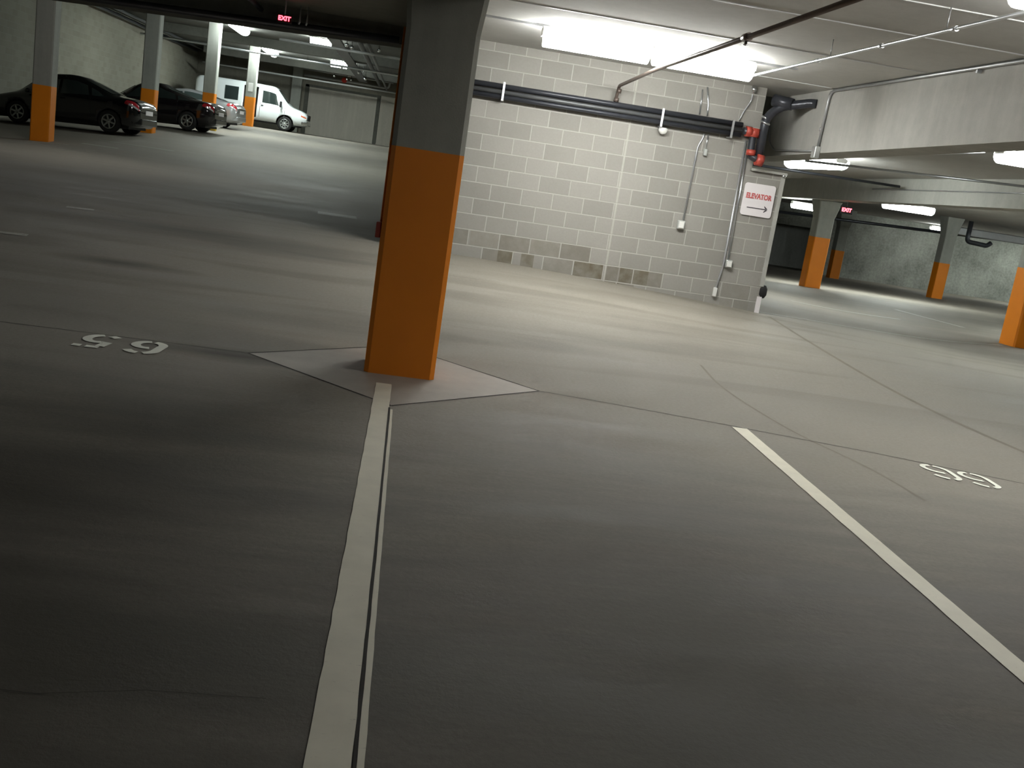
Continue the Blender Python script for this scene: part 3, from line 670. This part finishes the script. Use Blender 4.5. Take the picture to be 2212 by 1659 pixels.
for i, (y, z) in enumerate([(30, 4.55), (37, 4.6), (44.5, 4.58), (57, 4.55)]):
    pipe('cross_pipe', [(-11.5 if i > 1 else -5, y, z), (-.6, y, z)], .045, M['whitepipe' if i % 2 else 'galv'],
         ['thin crossing pipe nearest the dark header in the upper bay', 'pale crossing pipe just behind the dark header', 'crossing pipe between the left bay lights', 'pale crossing pipe near the back wall'][i], 'pipe', 'crossing pipes of the upper bay')
for i, (x, y, z) in enumerate([(-2.7, 36.5, 4.72), (-2.55, 36.9, 4.70), (-1.6, 36.3, 4.70), (-3.65, 48, 4.80), (-2.95, 49, 4.75), (-2.7, 50.5, 4.6), (-4.6, 56, 4.85), (-3.75, 56.5, 4.82), (-3.95, 56.2, 4.8), (-5.4, 50, 5.0)]):
    m = MB(); m.lathe([(0, -.06), (.05, -.05), (.06, .05), (.012, .08), (.012, 5.37-z), (0, 5.37-z)], (x, y, z)); tag(m.build('pipe_fitting', M['chrome']), 'small shiny pipe fitting glinting among the upper bay pipes', 'fitting', 'shiny fittings among the upper bay pipes')

# ------------------------------------------------------------------ vehicles
def smooth_interp(X, Y, n=60, k=3):
    x0, x1 = X[0], X[-1]; xs = [x0+(x1-x0)*i/n for i in range(n+1)]
    v = [lerp(x, X, Y) for x in xs]
    for _ in range(k): v = [v[0]] + [(v[i-1]+2*v[i]+v[i+1])/4 for i in range(1, n)] + [v[n]]
    return xs, v
class Hull:
    def __init__(s, L, stations, W):
        """stations: (x, half width, bottom, belt height, roof height, roof half width)"""
        s.L = L; X = [a[0] for a in stations]; s.f = []
        for c in range(1, 6):
            xs, v = smooth_interp(X, [a[c] for a in stations], 70, 2); s.f.append((xs, v))
    def at(s, x, k):
        w, zb, zt, zr, wr = [lerp(x, *q) for q in s.f]
        P = [(0, zb), (w*.80, zb), (w*.96, zb+.10), (w, zb+.28), (w*1.0, zb+(zt-zb)*.62), (w*.975, zt-.07), (w*.92, zt),
             (wr+(w*.90-wr)*.10, zr-(zr-zt)*.16-.01), (wr*.86, zr-.012), (wr*.45, zr+.008), (0, zr+.012)]
        i = min(int(k), len(P)-2); t = k-i
        return Vector((x, P[i][0]+(P[i+1][0]-P[i][0])*t, P[i][1]+(P[i+1][1]-P[i][1])*t))
    NK = 10
def mesh_hull(h, mat, parent, wheels, rw, dark, extra=None):
    m = MB(); X = h.f[0][0]; rings = []
    for x in X:
        r = [h.at(x, k) for k in range(h.NK+1)]; ring = [m.bm.verts.new(p) for p in r]
        ring += [m.bm.verts.new((p.x, -p.y, p.z)) for p in r[-2:0:-1]]; rings.append(ring)
    n = len(rings[0])
    for a, b in zip(rings, rings[1:]):
        for i in range(n):
            fc = m.bm.faces.new([a[i], a[(i+1) % n], b[(i+1) % n], b[i]]); fc.smooth = True
    m.bm.faces.new(rings[0]); m.bm.faces.new(rings[-1][::-1])
    o = m.build('body', [mat, dark], parent)
    c = MB()
    for x, z in wheels:
        for s in (-1, 1):
            c.lathe([(0, s*.50), (rw, s*.50), (rw, s*1.3), (0, s*1.3)], (x, 0, z), 'Y', 28)
    for e in (extra or []): c.box(*e)
    cut = c.build('cutter', [dark, dark], None); cut.data.materials.clear(); cut.data.materials.append(dark)
    md = o.modifiers.new('b', 'BOOLEAN'); md.operation = 'DIFFERENCE'; md.object = cut; md.solver = 'EXACT'; md.material_mode = 'TRANSFER'
    par = o.parent; o.parent = None
    dg = bpy.context.evaluated_depsgraph_get(); dg.update()
    me = bpy.data.meshes.new_from_object(o.evaluated_get(dg)); o.modifiers.clear(); o.data = me; o.parent = par
    bpy.data.objects.remove(cut)
    return o
def patch(h, name, mat, parent, pts, both=True, off=.008, nx=10, nk=4, side=None):
    """pts: four (x, k) corners; bilinear patch lying just proud of the body"""
    out = None
    for s in ((1, -1) if both else (side or 1,)):
        m = MB(); g = []
        for i in range(nx+1):
            row = []
            for j in range(nk+1):
                u, v = i/nx, j/nk
                x = (pts[0][0]*(1-u)+pts[1][0]*u)*(1-v) + (pts[3][0]*(1-u)+pts[2][0]*u)*v
                k = (pts[0][1]*(1-u)+pts[1][1]*u)*(1-v) + (pts[3][1]*(1-u)+pts[2][1]*u)*v
                p = h.at(x, k); e = .01; px = h.at(x+e, k)-h.at(x-e, k)
                k1 = min(k+.05, h.NK); k0 = max(k-.05, 0); pk = h.at(x, k1)-h.at(x, k0)
                nn = px.cross(pk)
                if nn.length < 1e-9: nn = Vector((0, 1, 0))
                nn.normalize()
                if nn.dot(Vector((0, p.y, p.z-.6)) + Vector((x*.3, 0, 0))) < 0: nn = -nn
                p = p+nn*off
                row.append(m.bm.verts.new((p.x, p.y*s, p.z)))
            g.append(row)
        for i in range(nx):
            for j in range(nk):
                fc = m.bm.faces.new([g[i][j], g[i+1][j], g[i+1][j+1], g[i][j+1]]); fc.smooth = True
        o = m.build(name, mat, parent)
        out = out or o
    return out
def capglass(h, name, mat, parent, x0, x1, k0=7.6, off=.01):
    """windscreen or rear window: spans across the roof skin from side to side"""
    m = MB(); g = []
    ks = [k0+(10-k0)*i/5 for i in range(6)]
    for i in range(9):
        x = x0+(x1-x0)*i/8; row = []
        pts = [h.at(x, k) for k in ks]
        full = [(p.x, -p.y, p.z) for p in pts] + [(p.x, p.y, p.z) for p in pts[-2::-1]]
        dn = Vector((1 if x > 0 else -1, 0, .9)).normalized()*off
        g.append([m.bm.verts.new(Vector(q)+dn) for q in full])
    for i in range(8):
        for j in range(len(g[0])-1):
            fc = m.bm.faces.new([g[i][j], g[i+1][j], g[i+1][j+1], g[i][j+1]]); fc.smooth = True
    return m.build(name, mat, parent)
def wheel(parent, x, s, r, wy, spokes=6, z=None, hub=False):
    z = r if z is None else z
    m = MB(); yo = s*wy; q = s
    m.lathe([(r*.62, yo-q*.02), (r*.66, yo), (r*.92, yo+q*.0), (r, yo-q*.03), (r, yo-q*.17), (r*.9, yo-q*.2), (0, yo-q*.2)], (x, 0, z), 'Y', 32)
    wl = m.build('wheel', M['tyre'], parent)
    m = MB(); rr = r*.66
    m.lathe([(rr, yo-q*.01), (rr*.99, yo+q*.004), (rr*.88, yo+q*.002), (rr*.86, yo-q*.05), (rr*.86, yo-q*.12)], (x, 0, z), 'Y', 32)
    m.lathe([(0, yo+q*.006), (rr*.2, yo+q*.003), (rr*.24, yo-q*.03), (0, yo-q*.04)], (x, 0, z), 'Y', 16)
    for k in range(spokes):
        a = 2*PI*k/spokes+.3; d = Vector((math.cos(a), 0, math.sin(a))); n = Vector((-d.z, 0, d.x))
        c0 = Vector((x, yo-q*.005, z))+d*rr*.15; c1 = Vector((x, yo-q*.002, z))+d*rr*.9
        w0, w1 = rr*.13, rr*.10
        A = [c0-n*w0, c0+n*w0, c1+n*w1, c1-n*w1]; B = [p+Vector((0, -q*.03, 0)) for p in A]
        va = [m.bm.verts.new(p) for p in A]; vb = [m.bm.verts.new(p) for p in B]
        m.bm.faces.new(va); m.bm.faces.new(vb[::-1])
        for i in range(4): m.bm.faces.new([va[i], va[(i+1) % 4], vb[(i+1) % 4], vb[i]])
    m.build('rim', M['rim'], wl)
    m = MB(); m.lathe([(0, yo-q*.09), (rr*.86, yo-q*.09)], (x, 0, z), 'Y', 24); m.build('brake_disc', M['blacktrim'], wl)

def sedan(label, loc, rz, L, paint, roofh=1.47, W=.90, wb=2.75, sh=0, tailk=None, fast=1.0, grp='cars parked against the left wall'):
    F = L/2; wf = F-.92-sh; wr_ = wf-wb; t = thing('car', label, 'car', loc, rz, grp)
    R = roofh
    st = [(-F, W*.72, .42, .80, .82, W*.45), (-F+.06, W*.84, .30, .93, .95, W*.55), (-F+.22, W*.92, .22, 1.01, 1.04, W*.62), (-F+.55, W*.97, .20, 1.02, 1.07, W*.64),
          (-F+.72*fast, W*.985, .19, 1.0, 1.10, W*.64), (-F+1.55*fast, W, .18, .97, R-.10, W*.63), (-F+1.95, W, .18, .95, R-.02, W*.64), (-.15, W, .18, .93, R, W*.66), (.35, W, .18, .91, R-.04, W*.66),
          (.62, W, .18, .90, R-.13, W*.67), (1.28, W, .18, .88, .99, W*.70), (1.45, W*.99, .18, .86, .93, W*.70), (F-.55, W*.96, .19, .76, .83, W*.62), (F-.22, W*.88, .22, .66, .72, W*.55),
          (F-.06, W*.76, .28, .58, .62, W*.48), (F, W*.64, .34, .50, .53, W*.40)]
    h = Hull(L, st, W)
    mesh_hull(h, paint, t, [(wf, .33), (wr_, .33)], .37, M['blacktrim'])
    for nm, a in [('front', (.02, 1.02, .50, .02)), ('rear', (-.06, -.92, -.80, -.06))]:
        x0, x1, x2, x3 = a
        patch(h, 'side_window', M['glass'], t, [(x0, 6.12), (x1, 6.12), (x2, 6.9), (x3, 6.9)])
    patch(h, 'quarter_window', M['glass'], t, [(-1.0, 6.12), (-1.42, 6.14), (-1.15, 6.72), (-.92, 6.86)])
    capglass(h, 'windscreen', M['glass'], t, .68, 1.24, 8.0)
    capglass(h, 'rear_window', M['glass'], t, -F+1.45*fast, -F+.80*fast, 8.0)
    tl = patch(h, 'tail_light', M['tail'], t, [(-F+.03, 4.3), (-F+.42, 4.75), (-F+.36, 5.6), (-F+.05, 5.75)], off=.012)
    patch(h, 'reversing_lamp', M['clear'], t, [(-F+.05, 4.35), (-F+.30, 4.62), (-F+.28, 4.85), (-F+.05, 4.7)], off=.018)
    patch(h, 'headlight', M['clear'], t, [(F-.40, 5.2), (F-.08, 5.2), (F-.10, 6.2), (F-.34, 6.2)], off=.01)
    m = MB(); m.box(-F-.012, -F+.05, -.26, .26, .62, .75); m.build('licence_plate', M['sign'], t)
    m = MB(); m.box(-F-.02, -F+.1, -.45, .45, .80, .83); m.build('boot_trim', M['chrome'], t)
    m = MB(); m.prism([(-F-.03, -W*.66), (-F+.22, -W*.90), (-F+.22, W*.90), (-F-.03, W*.66)], .30, .50); m.build('rear_bumper', paint, t, .04, 3)
    for x in (-.02, -1.0):
        patch(h, 'door_seam', M['blacktrim'], t, [(x, 2.6), (x+.012, 2.6), (x+.012, 6.0), (x, 6.0)], off=.003, nx=1, nk=8)
    for x in (.0, -.98):
        patch(h, 'door_handle', M['chrome'] if paint == M['silverpaint'] else paint, t, [(x-.22, 5.0), (x-.06, 5.0), (x-.06, 5.18), (x-.22, 5.18)], off=.025, nx=2, nk=1)
    for s in (1, -1):
        m = MB(); m.lathe([(0, -.06), (.05, -.05), (.07, 0), (.05, .06), (0, .075)], (.88, s*(W+.05), .98), 'X', 14); m.build('wing_mirror', paint, t)
    for x in (wf, wr_):
        for s in (1, -1): wheel(t, x, s, .325, W-.015)
    m = MB(); m.box(-F+.35, F-.5, -W*.72, W*.72, .16, .26); m.build('underbody', M['blacktrim'], t)
    return t
def zc(x, y): return zf(x, y)
def tiltz(x, y): return -math.atan((zf(x+1.3, y)-zf(x-1.3, y))/2.6)
c1 = sedan('black sedan parked between the two leftmost pillars, tail lamps to the right', (-10.45, 33.3, zf(-10.45, 33.3)), PI-.15, 4.85, M['blackpaint'], 1.58, .88, 2.78, .28, fast=1.15)
c2 = sedan('dark plum hatchback behind the black sedan, six spoke wheel showing', (-9.30, 39.3, zf(-9.3, 39.3)), PI-.15, 4.6, M['plumpaint'], 1.53, .88, 2.7, .05, fast=1.25)
c3 = sedan('silver car of which only the tail shows before the white van', (-9.62, 45.6, zf(-9.62, 45.6)), PI-.12, 4.6, M['silverpaint'], 1.42, .88, 2.7)

for c in (c1, c2, c3):
    x, y, z = c.location; a = math.atan((zf(x+1.3, y)-zf(x-1.5, y))/2.8)
    c.rotation_euler[1] = a; c.location.z = (zf(x+1.3, y)+zf(x-1.5, y))/2
t = thing('van', 'white cargo van with open side door at the back left', 'van', (-8.38, 55.1, zf(-8, 55.1)), 0)
VW = 1.0
vs = [(-2.8, .93, .42, 1.15, 1.98, .84), (-2.7, .98, .36, 1.15, 2.10, .86), (-2.0, 1.0, .34, 1.15, 2.14, .87), (0, 1.0, .34, 1.15, 2.14, .87), (1.0, 1.0, .34, 1.14, 2.11, .86), (1.2, 1.0, .34, 1.13, 2.04, .86), (1.78, .99, .34, 1.12, 1.36, .84),
      (1.95, .985, .34, 1.10, 1.24, .80), (2.5, .95, .36, 1.00, 1.10, .74), (2.72, .90, .40, .92, 1.0, .70), (2.8, .85, .46, .85, .90, .66)]
h = Hull(5.6, vs, VW)
mesh_hull(h, M['vanpaint'], t, [(1.72, .36), (-1.75, .36)], .44, M['cabin'], [(-.42, .28, -1.2, -.55, .46, 1.95)])
patch(h, 'cab_window', M['glass'], t, [(.52, 6.12), (1.50, 6.10), (1.16, 6.80), (.52, 6.84)], off=.012)
patch(h, 'cargo_window', M['glass'], t, [(-1.35, 6.0), (-.68, 6.0), (-.68, 6.8), (-1.35, 6.8)], off=.012)
capglass(h, 'windscreen', M['glass'], t, 1.24, 1.76, 8.0)
for x in (.42, 1.66): patch(h, 'door_seam', M['greypipe'], t, [(x, 2.4), (x+.02, 2.4), (x+.02, 6.1), (x, 6.1)], off=.004, nx=1, nk=6)
patch(h, 'door_handle', M['blacktrim'], t, [(.48, 4.95), (.60, 4.95), (.60, 5.5), (.48, 5.5)], off=.02, nx=1, nk=2)
patch(h, 'headlight', M['clear'], t, [(2.50, 4.9), (2.76, 4.9), (2.77, 5.7), (2.56, 5.6)], off=.012)
patch(h, 'indicator', M['amber'], t, [(2.50, 4.45), (2.77, 4.45), (2.77, 4.8), (2.50, 4.8)], off=.014)
m = MB(); m.box(2.76, 2.83, -.6, .6, .68, .95); m.build('grille', M['blacktrim'], t)
m = MB(); m.prism([(2.55, -.98), (2.86, -.82), (2.92, 0), (2.86, .82), (2.55, .98)], .42, .60); m.build('front_bumper', M['chrome'], t, .03, 2)
for s in (1, -1):
    m = MB(); m.box(1.42, 1.52, s*1.13-.10, s*1.13+.10, 1.12, 1.42); m.build('wing_mirror', M['blacktrim'], t, .03, 2)
for x in (1.72, -1.75):
    for s in (1, -1): wheel(t, x, s, .36, .97, 8)
m = MB(); m.box(-2.6, 2.4, -.75, .75, .28, .42); m.build('underbody', M['blacktrim'], t)
# yellow wheel stop under the hatchback tail
m = MB(); m.box(-7.95, -7.65, 41.35, 41.6, zf(-7.8, 41.5)-.02, zf(-7.8, 41.5)+.13); tag(m.build('wheel_stop', M['yellow'], None, .02), 'small yellow block on the floor behind the plum hatchback wheel', 'wheel stop')

# ------------------------------------------------------------------ world, camera, view
w = bpy.data.worlds.new('World'); S.world = w; w.use_nodes = True
w.node_tree.nodes['Background'].inputs[0].default_value = (.5, .6, .5, 1); w.node_tree.nodes['Background'].inputs[1].default_value = .01
cam = bpy.data.cameras.new('Camera'); cam.sensor_width = 36; cam.lens = 2200/2212*36; cam.clip_end = 300
co = bpy.data.objects.new('Camera', cam); COL.objects.link(co); S.camera = co
YW, P, R = math.radians(7.23), math.radians(11.66), math.radians(8.75)
fwd = Vector((math.sin(YW)*math.cos(P), math.cos(YW)*math.cos(P), -math.sin(P)))
r0 = Vector((math.cos(YW), -math.sin(YW), 0)); u0 = r0.cross(fwd)
ix = r0*math.cos(R)+u0*math.sin(R); iy = -r0*math.sin(R)+u0*math.cos(R)
mt = Matrix(((ix.x, iy.x, -fwd.x, 0), (ix.y, iy.y, -fwd.y, 0), (ix.z, iy.z, -fwd.z, 1.42), (0, 0, 0, 1)))
co.matrix_world = mt
S.view_settings.view_transform = 'Standard'; S.view_settings.look = 'None'; S.view_settings.gamma = 1; S.view_settings.exposure = 1.0
S.view_settings.use_curve_mapping = False
S.cycles.max_bounces = 4; S.cycles.diffuse_bounces = 4; S.cycles.glossy_bounces = 2; S.cycles.transmission_bounces = 0; S.cycles.caustics_reflective = False; S.cycles.use_adaptive_sampling = True; S.cycles.adaptive_threshold = .1; S.cycles.adaptive_min_samples = 16; S.cycles.use_denoising = True
S.cycles.sample_clamp_indirect = 8
